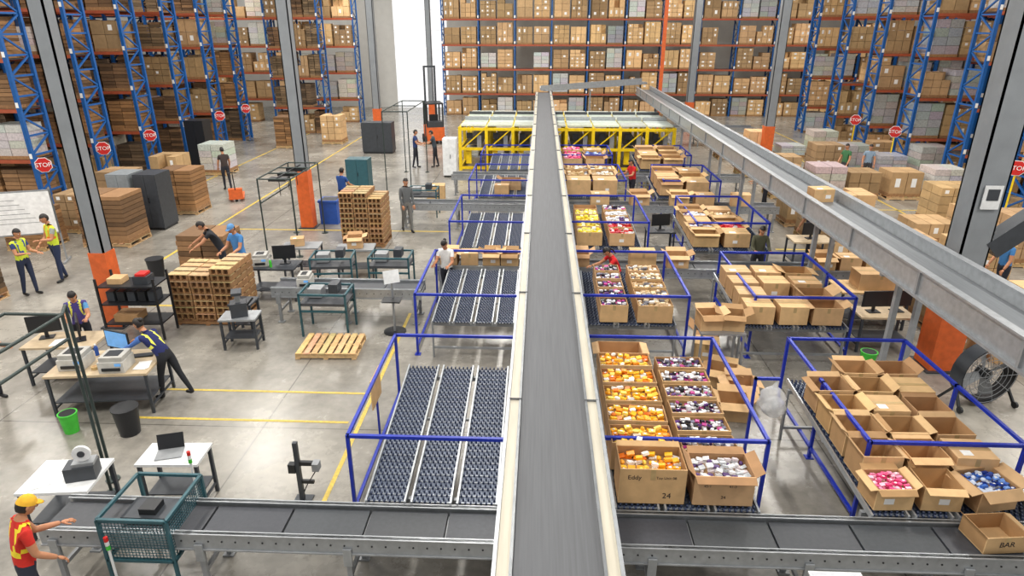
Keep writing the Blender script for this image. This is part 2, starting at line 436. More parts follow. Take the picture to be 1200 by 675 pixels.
def carton(x,y,z,w,d,h,rz=0,flaps='FBLR',cols=None,cell=.09,lvl=.85,closed=False,fl=.5,name=None,label=None,tint=None,hp=.2):
    b=MB(); t=.014; tn=tint or J(.1)
    b.bb(-w/2,w/2,-d/2,d/2,0,t,CARD,tn)
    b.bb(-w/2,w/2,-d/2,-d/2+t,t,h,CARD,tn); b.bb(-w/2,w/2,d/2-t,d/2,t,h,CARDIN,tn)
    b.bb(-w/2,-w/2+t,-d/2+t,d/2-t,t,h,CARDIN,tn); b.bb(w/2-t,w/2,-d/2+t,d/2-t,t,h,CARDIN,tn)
    if closed:
        b.bb(-w/2,w/2,-d/2,d/2,h,h+.01,CARD,tn); b.bb(-w/2,w/2,-.03,.03,h+.01,h+.013,TAPE)
        if R.random()<.6: b.bb(-w*.3,-w*.05,-d*.35,-d*.1,h+.01,h+.013,PAPER)
    else:
        for k in flaps:
            a=R.uniform(.75,1.2)
            if k in 'FB':
                s=-1 if k=='F' else 1; Lf=min(d,w)*fl
                zz=h+Lf*math.cos(a)*(-.5 if s<0 else .5)
                p=[(-w/2,s*d/2,h),(w/2,s*d/2,h),(w/2-.01,s*(d/2+Lf*math.sin(a)*.8),zz),(-w/2+.01,s*(d/2+Lf*math.sin(a)*.8),zz)]
            else:
                s=-1 if k=='L' else 1; Lf=min(d,w)*fl; sg=R.choice((1,.6,-.3))
                p=[(s*w/2,-d/2,h),(s*w/2,d/2,h),(s*(w/2+Lf*math.sin(a)*.8),d/2-.01,h+Lf*math.cos(a)*sg),(s*(w/2+Lf*math.sin(a)*.8),-d/2+.01,h+Lf*math.cos(a)*sg)]
            p2=[(q[0],q[1],q[2]-.008) for q in p]
            b.add(p+p2,[(0,1,2,3),(7,6,5,4),(0,4,5,1),(1,5,6,2),(2,6,7,3),(3,7,4,0)],CARDIN if R.random()<.3 else CARD,tn)
        if cols:
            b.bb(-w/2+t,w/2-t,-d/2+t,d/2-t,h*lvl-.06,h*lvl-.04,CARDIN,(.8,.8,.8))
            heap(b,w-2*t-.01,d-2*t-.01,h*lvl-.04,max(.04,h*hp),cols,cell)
    b.bb(-.03,.03,-d/2-.002,-d/2,h*.7,h,TAPE)
    if not label and R.random()<.35: 
        u=R.uniform(-.3,.1)*w; b.bb(u,u+.12,-d/2-.003,-d/2,h*.3,h*.3+.08,PAPER)
    o=b.out(name or 'cardboard_carton',loc=(x,y,z),rz=rz)
    if label:
        for (tx,sz,ox,oz) in label: text(tx,sz,(ox,-d/2-.003,oz),(math.pi/2,0,0),o,ext=.0003)
    return o
CO=[(245,150,20),(250,175,40),(252,205,70),(244,244,240),(235,120,20),(250,190,40),(250,185,30),(250,215,90)]
CP=[(90,50,120),(235,235,240),(30,28,36),(240,240,245),(190,60,140),(60,40,90),(225,225,230),(30,28,36),(120,120,140)]
CK=[(235,90,150),(245,150,185),(225,60,120),(250,190,210)]
CB=[(60,110,200),(120,160,230),(30,60,150),(210,220,240)]
CY=[(245,225,60),(235,205,40),(250,240,120),(240,235,200)]
CR=[(210,40,40),(230,80,90),(240,240,240),(180,30,50)]
CM=[(220,190,150),(240,240,235),(200,170,120),(120,120,130),(235,215,180)]
CW=[(240,240,240),(225,225,228),(200,205,210),(90,60,120),(230,220,225)]
def zt(y,y0=6.42,L=3.0,z0=.84,z1=1.0): return z0+(z1-z0)*max(0,min(1,(y-y0)/L))+.038
# bank A stage 1
carton(1.42,6.74,.885,.80,.48,.50,0,flaps='B',fl=.22,cols=CO,cell=.09,lvl=.8,label=[('Eddy',.085,-.22,.38),('Toy Unit 08',.05,.16,.38),('24',.11,.18,.12)],tint=(.98,.96,.92))
carton(2.28,6.74,.885,.72,.48,.42,0,flaps='FBLR',cols=CW,cell=.08,fl=.3,label=[('45-1',.05,-.2,.28),('41-3',.05,.1,.28),('24',.06,0,.12)])
for i in range(5): carton(1.38,7.30+i*.47,zt(7.30+i*.47),.80,.42,.42,R.uniform(-.02,.02),flaps='' ,cols=CO,cell=.085,lvl=.95,fl=.1,hp=.18)
carton(1.36,9.66,1.03,.70,.42,.38,0,flaps='LR',fl=.35)
for i in range(6): carton(2.25,7.26+i*.40,zt(7.26+i*.40),.72,.345,.34,R.uniform(-.02,.02),flaps='',cols=CP,cell=.066,lvl=.96,fl=.1,hp=.18)
# bank B stage 1
for cx,n0 in ((4.36,4),(4.93,5),(5.52,5)):
    for i in range(n0):
        y=7.2+i*.49
        carton(cx,y,zt(y),.50,.43,.38,R.uniform(-.03,.03),flaps=R.choice(('FB','LR','LR','B','BLR')),fl=.3,closed=R.random()<.22)
carton(4.3,6.7,.885,.46,.4,.3,.05,cols=CK,cell=.065,lvl=.9,fl=.3)
carton(4.88,6.72,.885,.46,.42,.32,-.03,flaps='FB',fl=.3)
carton(5.5,6.75,.885,.52,.44,.3,.2,cols=CB,cell=.075,lvl=.9,fl=.45)
carton(5.25,6.12,.815,.5,.4,.22,.1,flaps='LR',fl=.25,label=[('BAR',.10,0,.12)])
# bank A stage 2
for i in range(5): carton(1.5,11.95+i*.42,zt(11.95+i*.42,11.7,2.6),.54,.385,.36,0,flaps='',cols=CP,cell=.085,lvl=.95,hp=.15)
for i in range(5): carton(2.3,11.95+i*.42,zt(11.95+i*.42,11.7,2.6),.68,.385,.36,0,flaps='',cols=CM,cell=.095,lvl=.95,hp=.15)
# bank B stage 2
for i in range(4):
    y=12.0+i*.55
    carton(4.33,y,zt(y,11.7,2.6),.54,.46,.36,R.uniform(-.05,.05),closed=R.random()<.5,fl=.35)
    if i!=1: carton(4.97,y,zt(y,11.7,2.6),.54,.46,.36,R.uniform(-.05,.05),closed=R.random()<.5,fl=.35)
    carton(5.62,y,zt(y,11.7,2.6),.56,.46,.36,R.uniform(-.05,.05),flaps='LR',fl=.5,closed=i==2)
# stages 3..5
for i in range(5):
    y=16.8+i*.5
    carton(1.35,y,zt(y,16.4,2.9),.66,.46,.36,0,cols=CY if i<4 else None,cell=.12,lvl=.95,flaps='')
    carton(2.2,y,zt(y,16.4,2.9),.66,.46,.34,0,cols=CR if i<2 else (CW if i<4 else CP),cell=.12,lvl=.95,flaps='')
    carton(4.4,y,zt(y,16.4,2.9),.66,.46,.36,R.uniform(-.05,.05),cols=CW if i%2 else None,cell=.12,fl=.3,closed=i==2)
    carton(5.2,y,zt(y,16.4,2.9),.66,.46,.36,R.uniform(-.05,.05),cols=CR if i==1 else (CM if i==3 else None),cell=.12,fl=.3,closed=i in(0,4))
for i in range(3):
    y=22.5+i*.75
    for x in (1.35,2.25): carton(x,y,zt(y,22,2.7),.82,.68,.5,0,flaps='LR',cols=CM if i else None,cell=.15,fl=.2,closed=(i==0))
    for x in (4.5,5.4): carton(x,y,zt(y,22,2.7),.76,.6,.45,R.uniform(-.05,.05),fl=.3,closed=R.random()<.5)
    y=27+i*.75
    carton(1.35,y,zt(y,26.6,2.8),.76,.62,.4,0,cols=CK,cell=.16,lvl=.95,flaps='')
    carton(2.25,y,zt(y,26.6,2.8),.76,.62,.4,0,flaps='LR',cols=CB if i==1 else None,cell=.16,fl=.3,closed=i==2)
    for x in (4.5,5.4): carton(x,y,zt(y,26.6,2.8),.76,.6,.45,R.uniform(-.05,.05),fl=.3,closed=R.random()<.5)
carton(-1.0,22.9,.93,.7,.5,.35,0,flaps='LR'); carton(-1.3,22.35,.9,.5,.35,.3,0,closed=True)
for x in (-2.2,-1.7,-1.15,-.7): carton(x,15.3,.803,.42,.4,.32,R.uniform(-.1,.1),closed=R.random()<.5)
carton(1.0,15.3,.803,.5,.4,.34); carton(2.55,15.3,.803,.62,.44,.4,closed=True); carton(3.4,15.3,.803,.5,.4,.34)
for x in (6.9,7.5,8.1): carton(x,15.3,.803,.5,.4,.34,R.uniform(-.1,.1),closed=x>7)
for x in (2.0,3.3,4.6,5.4,6.6): carton(x,21.28,.803,.6,.42,.4,R.uniform(-.1,.1),closed=R.random()<.5)
for x,y in ((3.5,11.0),(3.6,12.7),(3.45,12.1),(3.7,10.5),(3.4,9.9)): carton(x,y,0.003,.5,.42,.36,R.uniform(-.5,.5),closed=R.random()<.4)
for x in (3.3,3.75): carton(x,11.6,0.903,.42,.38,.32,R.uniform(-.2,.2))
b=MB(); b.bb(3.1,3.95,11.3,11.9,.86,.9,GALV)
for xx in (3.13,3.92):
    for yy in (11.33,11.87): b.bb(xx-.02,xx+.02,yy-.02,yy+.02,0,.86,STEEL)
b.out('packing_table')
carton(6.4,14.9,2.603,.46,.36,.28,.1,closed=True)

# ---------------- pallets & stacks on floor ----------------
def pallet(b,x,y,z,w=1.2,d=1.0,m=WOOD,h=.14):
    tn=J(.12)
    for i in range(8):
        xx=x-w/2+(i+.5)*w/8; b.box((xx,y,z+h-.011),(w/8*.72,d,.022),m,tint=tuple(c*R.uniform(.85,1.1) for c in tn))
    for yy in (-d/2+.05,0,d/2-.05): b.box((x,y+yy,z+h/2),(w,.045,h-.045),m,tint=tn)
    for xx in (-w/2+.05,0,w/2-.05): b.box((x+xx,y,z+.011),(.09,d,.022),m,tint=tn)
b=MB(); pallet(b,0,0,0,1.25,.95); b.out('wooden_pallet',loc=(-4.3,12.1,0),rz=.03)
def cratestack(x,y,nx,nz,w,d,h,rz=0):
    b=MB(); pallet(b,0,0,0,w,d,WOODD)
    for i in range(nx):
        for k in range(nz-(1 if R.random()<.5 else 0)):
            zz=.15+k*h; cx=-w/2+(i+.5)*w/nx; e=R.uniform(-.02,.02); ww=w/nx-.03; tn=J(.2)
            b.bb(cx-ww/2,cx+ww/2,-d/2+e,d/2+e,zz,zz+.015,WOODD,tn)
            for j in range(4): b.bb(cx-ww/2,cx+ww/2,-d/2+e+j*d/4,-d/2+e+j*d/4+d/4*.7,zz+h-.03,zz+h-.012,WOOD,tuple(c*R.uniform(.75,.95) for c in tn))
            for q in (-.46,-.15,.15,.46): b.bb(cx+q*ww-.02,cx+q*ww+.02,-d/2+e,d/2+e,zz+.015,zz+h-.03,WOODD,tn)
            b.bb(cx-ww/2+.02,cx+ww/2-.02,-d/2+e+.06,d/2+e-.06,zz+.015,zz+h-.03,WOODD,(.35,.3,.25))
    return b.out('crate_stack',loc=(x,y,0),rz=rz)
cratestack(-7.45,13.7,3,8,1.45,1.15,.155); cratestack(-5.35,19.4,3,10,1.3,1.1,.155)
def floor_load(x,y,w,d,h,kind,rz=0):
    b=MB(); pallet(b,0,0,0,w,d); load(b,0,0,.142,w*.97,d*.97,h-.26,kind); return b.out('palletised_goods',loc=(x,y,0),rz=rz)
for a in ((-13.2,19.1,1.5,1.2,1.6,'dark'),(-12.85,22.8,1.25,1.1,1.6,'dark'),(-9.25,17.2,1.4,1.1,1.0,'dark'),(-13.75,14.1,1.0,1.1,1.5,'dark'),(-15.0,20.4,1.2,1.1,1.3,'cardd'),(-15.2,22.9,1.2,1.1,1.5,'cardd'),
          (-15.6,27,1.2,1.2,1.3,'cardd'),(-14.7,29.4,1.2,1.2,1.4,'wrap'),(-11.9,38,1.2,1.2,1.6,'card'),(-14,36.5,1.2,1.2,1.7,'dark'),(-15.4,18.6,1.2,1.1,1.2,'dark')): floor_load(*a)
for i in range(18):
    floor_load(9.6+(i%6)*1.05*1.45+R.uniform(-.1,.1),26+(i//6)*4.2+R.uniform(-.2,.2),1.25,1.15,R.uniform(.7,1.5),R.choice(('card','cardd','wrap')))
for i in range(12):
    if i in (2,5,10): continue
    floor_load(8.9+(i%4)*1.6+R.uniform(-.1,.1),18.4+(i//4)*1.9,1.3,1.2,R.uniform(.7,1.5),R.choice(('card','cardd')))
for x,y in ((9.3,14.0),(10.9,13.2),(12.5,14.2),(9.8,16.4),(11.4,16.7)): floor_load(x,y,1.4,1.1,R.uniform(.8,1.2),'card')
for x,y in ((8.9,12.9),(9.5,12.2),(10.4,11.9),(8.9,15.4)): carton(x,y,.003,.6,.5,.5,R.uniform(-.4,.4))

# ---------------- yellow machine ----------------
b=MB(); x0,x1,y0,y1,H=-3.7,6.1,30.5,36.3,2.0
n=8
for i in range(n+1):
    x=x0+(x1-x0)*i/n
    for yy in (y0,y0+1.9,y0+3.8,y1): b.bb(x-.07,x+.07,yy-.07,yy+.07,0,H,YEL)
    b.bb(x-.04,x+.04,y0,y1,H-.12,H,YEL)
for z in (.12,1.0,H-.1): b.bb(x0,x1,y0-.05,y0+.05,z-.06,z+.06,YEL)
b.bb(x0,x1,y1-.06,y1+.06,H-.2,H,YEL)
for x in (x0,x1):
    for z in (.12,1.0,H-.1): b.bb(x-.06,x+.06,y0,y1,z-.08,z+.08,YEL)
for i in range(n):
    xa=x0+(x1-x0)*(i+.12)/n; xb=x0+(x1-x0)*(i+.88)/n
    b.bb(xa+.1,xb-.1,y0+.3,y0+5.2,.55,.62,GALV); b.bb(xa+.1,xb-.1,y0+.3,y0+5.2,1.15,1.2,BELTD); b.bb(xa+.1,xb-.3,y0+.5,y0+1.1,.62,1.0,WHITE,J(.3)); b.bb(xa+.1,xa+.35,y0+.12,y0+.3,.3,.9,YEL); b.bb(xb-.3,xb-.1,y0+.1,y0+.3,1.0,1.6,STEEL); b.bb(xa+.15,xa+.4,y0+.1,y0+.3,1.45,1.7,BLACK)
    b.beam((xa,y0+.02,1.06),(xb,y0+.02,1.86),.05,.05,YEL)
    xa=x0+(x1-x0)*(i+.03)/n; xb=x0+(x1-x0)*(i+.97)/n
    for j in range(5): b.bb(xa,xb,y0+.15+j*1.12,y0+1.2+j*1.12,H+.01,H+.07,PANEL,tint=J(.14))
    b.bb(xa,xb,y0+1.9,y0+2.1,H+.08,H+.22,GALV); b.bb(xa,xb,y0+4.1,y0+4.25,H+.08,H+.2,BELTD)
b.out('sorting_machine')

# ---------------- people ----------------
def person(name,x,y,face,h=1.72,lean=0,legs=((6,4),(-6,6)),arms=((10,12,20),(10,12,20)),shirt=(60,60,70),pants=(35,38,50),hair='short',skin=(1,1,1),vest=None,trim=None,sleeve='short',nod=10,turn=0,cap=None,haircol=HAIR,z=0.0):
    D=math.radians; S=h/1.72
    V=Vector
    hipL=V((-.095,0,0));hipR=V((.095,0,0))
    pel=V((0,0,.03))
    up=V((0,math.sin(D(lean)),math.cos(D(lean))))
    waist=pel+up*.17; chest=pel+up*.36; nb=pel+up*.50; 
    hd=V((0,math.sin(D(lean*.7+nod)),math.cos(D(lean*.7+nod))))
    nk=nb+(up+hd).normalized()*.07; head=nk+hd*.125+V((0,hd.z*.02,0))
    P=[];E=[];Rr=[]
    def pt(p,r): P.append(V(p));Rr.append(r);return len(P)-1
    i0=pt(pel,.125);i1=pt(waist,.115);i2=pt(chest,.132);i3=pt(nb,.072);i4=pt(nk,.052);i5=pt(nk+hd*.06,.05)
    seg=[]
    def e(a,b_,l): E.append((a,b_));seg.append((a,b_,l))
    e(i0,i1,'T');e(i1,i2,'T');e(i2,i3,'T');e(i3,i4,'N');e(i4,i5,'N')
    hands=[]
    for sd,(pi,ou,el) in zip((-1,1),arms):
        sh=chest+up*.095+V((sd*.165,0,0))
        d=V((sd*math.sin(D(ou)),math.sin(D(pi))*math.cos(D(ou)),-math.cos(D(pi))*math.cos(D(ou))))
        elb=sh+d*.285
        d2=V((sd*math.sin(D(ou))*.3-sd*.12*min(1,el/40),math.sin(D(pi+el)),-math.cos(D(pi+el)))).normalized()
        wr=elb+d2*.25
        a=pt(sh,.066);c_=pt(sh+d*.14,.052);b1=pt(elb,.043);b2=pt(elb+d2*.1,.041);b3=pt(wr,.028)
        e(i2,a,'T');e(a,c_,'U');e(c_,b1,'U' if sleeve=='long' else 'F');e(b1,b2,'F');e(b2,b3,'F')
        hands.append((wr,d2,sd))
    zmin=9
    for sd,hp,(sw,kb) in zip((-1,1),(hipL,hipR),legs):
        d=V((0,math.sin(D(sw)),-math.cos(D(sw)))); kn=hp+d*.43
        d2=V((0,math.sin(D(sw-kb)),-math.cos(D(sw-kb)))); an=kn+d2*.41
        a=pt(hp+V((0,0,-.04)),.09);m_=pt(hp+d*.22,.078);k=pt(kn,.058);cf=pt(kn+d2*.14,.055);n_=pt(an,.04)
        hl=pt(an+V((0,-.02,-.045)),.04);to=pt(an+V((sd*.02,.15,-.055)),.032)
        e(i0,a,'L');e(a,m_,'L');e(m_,k,'L');e(k,cf,'L');e(cf,n_,'L');e(n_,hl,'S');e(hl,to,'S')
        zmin=min(zmin,an.z-.085)
    off=V((0,0,-zmin))
    P=[p+off for p in P]
    me=bpy.data.meshes.new('t'); me.from_pydata([tuple(p) for p in P],E,[])
    ob=bpy.data.objects.new('t',me); sc.collection.objects.link(ob)
    mo=ob.modifiers.new('s','SKIN'); mo.use_smooth_shade=True
    for i,sv in enumerate(me.skin_vertices[0].data):
        sv.radius=(Rr[i],Rr[i]); sv.use_root=(i==0)
    mo2=ob.modifiers.new('ss','SUBSURF'); mo2.levels=2; mo2.render_levels=2
    dg=bpy.context.evaluated_depsgraph_get(); dg.update()
    ev=ob.evaluated_get(dg).to_mesh()
    bv=[v.co.copy() for v in ev.vertices]; bf=[tuple(p.vertices) for p in ev.polygons]
    bpy.data.objects.remove(ob)
    b=MB()
    sc_=rgb(*shirt);pc=rgb(*pants);vc=rgb(*vest) if vest else sc_;tc=rgb(*trim) if trim else vc
    def closest(p):
        best=None
        for (a,c,l) in seg:
            A=P[a];B=P[c];ab=B-A;t=max(0,min(1,(p-A).dot(ab)/max(1e-9,ab.length_squared)))
            dd=(p-A-ab*t).length/(Rr[a]*(1-t)+Rr[c]*t)
            if best is None or dd<best[0]: best=(dd,l,t)
        return best[1]
    base=len(b.v); b.v.extend(tuple(p) for p in bv)
    kS=b.mi(SKIN);kC=b.mi(CLOTH);kH=b.mi(SHOE)
    pel_w=pel+off
    for f in bf:
        c=sum((bv[i] for i in f),Vector())/len(f); l=closest(c)
        if l=='T' and (c-pel_w).dot(up)<.03: l='L'
        if l=='T':
            hgt=(c-pel_w).dot(up); q=c-pel_w
            if vest: col=tc if (.17<hgt<.22 or (hgt>.2 and .07<abs(q.x)<.11)) else vc
            else: col=sc_
            k,cc=kC,col
        elif l=='U': k,cc=kC,sc_
        elif l=='L': k,cc=kC,pc
        elif l=='S': k,cc=kH,(1,1,1)
        elif l=='F' and sleeve=='long': k,cc=kC,sc_
        else: k,cc=kS,skin
        b.f.append(tuple(i+base for i in f)); b.m.append(k); b.t.append(cc); b.s.append(True)
    for (wr,d,sd) in hands:
        w=wr+off
        q=d.to_track_quat('Y','Z').to_matrix()
        b.blob(w+d*.045,(.036,.05,.018),SKIN,skin,8,5,q)
        for k in range(4):
            xx=(-.027+.018*k); Lk=(.06,.072,.068,.052)[k]
            p0=w+q@Vector((xx,.08,0)); p1=p0+q@Vector((0,Lk*.55,-.008)); p2=p1+q@Vector((0,Lk*.4,-.024))
            b.tube(p0,p1,.0095,SKIN,6,.009,skin); b.tube(p1,p2,.009,SKIN,6,.007,skin)
        p0=w+q@Vector((-sd*.03,.03,0)); p1=p0+q@Vector((-sd*.028,.03,-.008)); p2=p1+q@Vector((-sd*.005,.03,-.01))
        b.tube(p0,p1,.012,SKIN,6,.01,skin); b.tube(p1,p2,.01,SKIN,6,.008,skin)
    Hc=head+off
    M=Matrix.Rotation(D(turn),3,'Z')@Matrix.Rotation(-D(lean*.7+nod),3,'X')
    def hp_(v): return Hc+M@Vector(v)
    b.blob(Hc,(.074,.092,.112),SKIN,skin,14,10,M)
    b.blob(hp_((0,.03,-.065)),(.05,.055,.045),SKIN,skin,10,6,M)
    b.blob(hp_((0,.098,-.012)),(.012,.018,.02),SKIN,skin,6,4,M)
    for s_ in (-1,1):
        b.blob(hp_((s_*.03,.08,.008)),(.013,.009,.008),WH,(1,1,1),6,4,M); b.blob(hp_((s_*.03,.088,.008)),(.006,.004,.006),BLACK,(1,1,1),6,4,M)
        b.box(hp_((s_*.03,.087,.027)),(.026,.006,.005),haircol)
        b.blob(hp_((s_*.075,-.005,-.005)),(.01,.02,.03),SKIN,skin,6,4,M)
    b.blob(hp_((0,.087,-.052)),(.022,.008,.007),LIP,(1,1,1),6,4,M)
    if cap:
        b.blob(hp_((0,-.005,.02)),(.084,.102,.105),CLOTH,rgb(*cap),14,10,M,keep=lambda c:c.z>.01)
        b.blob(hp_((0,.09,.035)),(.065,.07,.01),CLOTH,rgb(*cap),10,4,M)
        b.blob(hp_((0,-.008,0)),(.08,.098,.115),haircol,(1,1,1),14,10,M,keep=lambda c:c.y<-.01 and c.z>-.07)
    else:
        b.blob(hp_((0,-.008,.008)),(.083,.101,.118),haircol,(1,1,1),14,10,M,keep=lambda c:(c.z>.05 or (c.y<.0 and c.z>-.08)))
    if hair=='long':
        b.blob(hp_((0,-.08,-.08)),(.075,.04,.15),haircol,(1,1,1),10,6,M)
    elif hair=='bun': b.blob(hp_((0,-.11,.05)),(.045,.045,.045),haircol,(1,1,1),8,6,M)
    elif hair=='pony':
        b.tube(hp_((0,-.1,.02)),hp_((0,-.14,-.1)),.028,haircol,8,.024); b.tube(hp_((0,-.14,-.1)),hp_((0,-.12,-.24)),.024,haircol,8,.008)
    b.v=[(p[0]*S,p[1]*S,p[2]*S) for p in b.v]
    return b.out(name,loc=(x,y,z),rz=D(face))
# face: 0 = looking +Y (away from camera), 180 = toward camera, 90 = looking -X
person('warehouse_worker',-12.75,14.75,-100,1.70,shirt=(40,60,110),vest=(200,215,60),trim=(60,80,140),pants=(35,45,70),arms=((15,8,70),(20,8,80)),nod=15,hair='short')
person('warehouse_worker',-12.65,15.75,150,1.80,shirt=(150,155,150),vest=(205,225,60),trim=(235,120,40),pants=(38,50,80),arms=((20,8,80),(10,10,40)),nod=15)
person('warehouse_worker',-7.55,15.4,160,1.75,lean=8,shirt=(70,130,190),pants=(80,110,160),arms=((25,8,50),(25,8,50)),nod=20,cap=(90,140,190))
person('warehouse_worker',-8.3,15.95,120,1.75,lean=30,shirt=(30,32,38),pants=(35,38,48),arms=((45,8,15),(48,8,10)),nod=20)
person('warehouse_worker',-4.3,20.55,-150,1.76,shirt=(95,98,100),pants=(120,120,118),arms=((5,8,20),(8,8,30)),legs=((10,6),(-12,6)),sleeve='long')
person('warehouse_worker',-6.9,22.3,-20,1.70,shirt=(40,80,150),pants=(35,38,50),arms=((30,8,40),(30,8,40)),nod=15)
person('warehouse_worker',-6.62,10.1,80,1.64,lean=40,shirt=(70,110,180),vest=(28,36,90),trim=(225,225,90),pants=(28,30,36),arms=((55,4,8),(62,4,4)),legs=((14,6),(-20,8)),nod=0,hair='bun',sleeve='long')
person('warehouse_worker',-9.0,11.35,-150,1.60,lean=12,shirt=(90,150,200),vest=(70,60,130),trim=(225,225,90),pants=(30,32,40),arms=((35,8,60),(35,8,60)),nod=22,hair='long')
person('warehouse_worker',-9.85,9.9,-110,1.6,lean=20,shirt=(70,110,170),vest=(90,90,150),trim=(225,225,90),pants=(30,32,40),arms=((35,8,60),(35,8,60)),nod=22,hair='pony')
person('warehouse_worker',-5.5,5.22,-40,1.68,lean=10,shirt=(205,45,35),vest=(205,45,35),trim=(240,215,50),pants=(40,45,60),arms=((25,8,55),(5,8,40)),nod=20,cap=(235,180,50))
person('warehouse_worker',-2.2,14.72,170,1.62,lean=4,shirt=(228,228,226),pants=(35,38,50),arms=((30,10,60),(30,10,60)),nod=30,hair='bun',skin=(1,.95,.9))
person('warehouse_worker',1.9,14.6,110,1.6,lean=26,shirt=(205,30,36),pants=(35,38,50),arms=((50,10,30),(50,10,30)),nod=25,hair='pony')
person('warehouse_worker',5.6,16.05,175,1.65,lean=4,shirt=(80,80,60),pants=(40,40,45),arms=((30,10,60),(30,10,60)),nod=20,hair='long',sleeve='long')
person('warehouse_worker',3.5,24.6,120,1.68,lean=5,shirt=(200,30,34),pants=(40,40,50),arms=((30,10,60),(30,10,60)),nod=20)
person('warehouse_worker',-5.9,31,-90,1.75,shirt=(40,60,110),pants=(35,38,48),arms=((25,8,50),(25,8,50)))
person('warehouse_worker',-5.0,31.2,90,1.7,shirt=(60,70,80),pants=(35,38,48),arms=((35,8,50),(35,8,50)),lean=10)
person('warehouse_worker',12.9,28.2,120,1.7,shirt=(60,110,70),pants=(60,60,65))
person('warehouse_worker',13.8,28.1,160,1.7,shirt=(130,150,170),pants=(60,60,65))
person('warehouse_worker',11.3,15.4,100,1.68,shirt=(60,120,180),pants=(40,45,60),nod=20,lean=8)
person('warehouse_worker',-12.9,26.2,40,1.7,shirt=(60,50,48),pants=(35,38,48))
person('warehouse_worker',7.8,18.4,100,1.68,shirt=(40,44,60),pants=(35,38,48),nod=20,lean=8)
person('warehouse_worker',8.1,23.4,80,1.66,shirt=(200,32,36),pants=(35,38,48),nod=20,lean=8,arms=((35,8,50),(35,8,50)))

# ---------------- left workstation ----------------
def table(name,x,y,w,d,h,rz=0,top=TABLE,leg=DGREY,shelf=True):
    b=MB(); b.bb(-w/2,w/2,-d/2,d/2,h-.04,h,top)
    for sx in (-1,1):
        for sy in (-1,1): b.box((sx*(w/2-.04),sy*(d/2-.04),(h-.04)/2),(.045,.045,h-.04),leg)
        b.box((sx*(w/2-.04),0,.15),(.03,d-.1,.03),leg)
    b.box((0,d/2-.04,h-.1),(w-.1,.03,.06),leg)
    if shelf: b.bb(-w/2+.05,w/2-.05,-d/2+.05,d/2-.05,.25,.27,leg)
    return b.out(name,loc=(x,y,0),rz=rz)
def printer(x,y,z,rz=0,w=.42):
    b=MB(); b.bb(-w/2,w/2,-.2,.2,0,.2,PRN); b.bb(-w/2+.02,w/2-.02,-.17,.19,.2,.28,PRN,(.8,.8,.8))
    b.bb(-w/2+.06,w/2-.06,-.22,-.2,.05,.1,BLACK); b.bb(w/2-.14,w/2-.04,-.205,-.2,.13,.18,SCREEN)
    b.bb(-w/2+.08,w/2-.1,-.1,.12,.28,.285,BLACK); return b.out('label_printer',loc=(x,y,z),rz=rz)
def monitor(x,y,z,rz=0,scr=SCREEN):
    b=MB(); b.bb(-.27,.27,-.015,.015,.12,.46,BLACK); b.bb(-.25,.25,-.02,-.015,.14,.44,scr); b.bb(-.03,.03,0,.03,0,.2,BLACK); b.bb(-.12,.12,-.08,.1,0,.015,BLACK)
    return b.out('computer_monitor',loc=(x,y,z),rz=rz)
def keyboard(x,y,z,rz=0):
    b=MB(); b.bb(-.21,.21,-.07,.07,0,.018,BLACK)
    for i in range(4): b.bb(-.2,.2,-.06+i*.032,-.036+i*.032,.018,.024,DGREY)
    return b.out('keyboard',loc=(x,y,z),rz=rz)
def tape_roll(x,y,z):
    b=MB(); b.cyl(0,0,0,.05,.06,TAPE,14); b.cyl(0,0,.0501,.052,.035,CARDIN,12); return b.out('tape_roll',loc=(x,y,z))
def bottle(x,y,z,m):
    b=MB(); b.cyl(0,0,0,.15,.033,m,10); b.cyl(0,0,.15,.19,.033,m,10,.014); b.cyl(0,0,.19,.215,.016,WHITE,10); return b.out('drink_bottle',loc=(x,y,z))
def papers(x,y,z,rz):
    b=MB()
    for i in range(3): b.box((i*.01,i*.006,.002+i*.002),(.21,.29,.0015),PAPER,.1*i)
    return b.out('paper_sheets',loc=(x,y,z),rz=rz)
table('packing_workbench',-7.55,9.9,1.7,.95,.8,.12)
printer(-8.0,9.75,.803,.12); printer(-7.25,9.7,.803,.12); monitor(-7.5,10.2,.803,-.3); keyboard(-7.1,10.15,.803,.3)
papers(-6.87,9.8,.803,.1); tape_roll(-7.62,9.65,.803); bottle(-7.9,10.15,.803,BLUEBIN)
table('packing_workbench',-8.9,10.75,1.3,.7,.8,.1); monitor(-8.6,10.75,.803,2.2,BLACK); monitor(-9.3,10.8,.803,.4,BLACK); papers(-8.95,10.6,.803,.2)
def bin_(x,y,m,r=.2,h=.5,name='waste_bin'):
    b=MB(); n=14
    b.cyl(x,y,0,h,r*.78,m,n,r); b.tube((x,y,h),(x,y,h+.02),r*1.06,m,n); b.cyl(x,y,h+.021,h+.022,r*.9,BLACK,n)
    return b.out(name)
bin_(-6.75,8.95,BLACK,.2,.48); bin_(-7.75,8.95,GREEN,.14,.34); bin_(6.45,11.6,GREEN,.15,.42)
b=MB()
for x in (-.6,.6):
    for y in (-.3,.3): b.box((x,y,.7),(.04,.04,1.4),BLACK)
for z in (.35,.8,1.2): b.bb(-.6,.6,-.3,.3,z,z+.03,BLACK)
for i in range(5): b.box((-.45+i*.22,0,.95),(.16,.3,.22),BLACK if i%2 else DGREY)
b.box((-.2,0,.45),(.5,.4,.18),CARDIN); b.box((.25,0,1.31),(.3,.3,.16),DGREY); b.box((-.3,0,1.29),(.3,.3,.12),CARD); b.box((.25,0,1.42),(.2,.25,.05),RED)
b.out('shelving_workstation',loc=(-8.65,12.65,0),rz=.05)
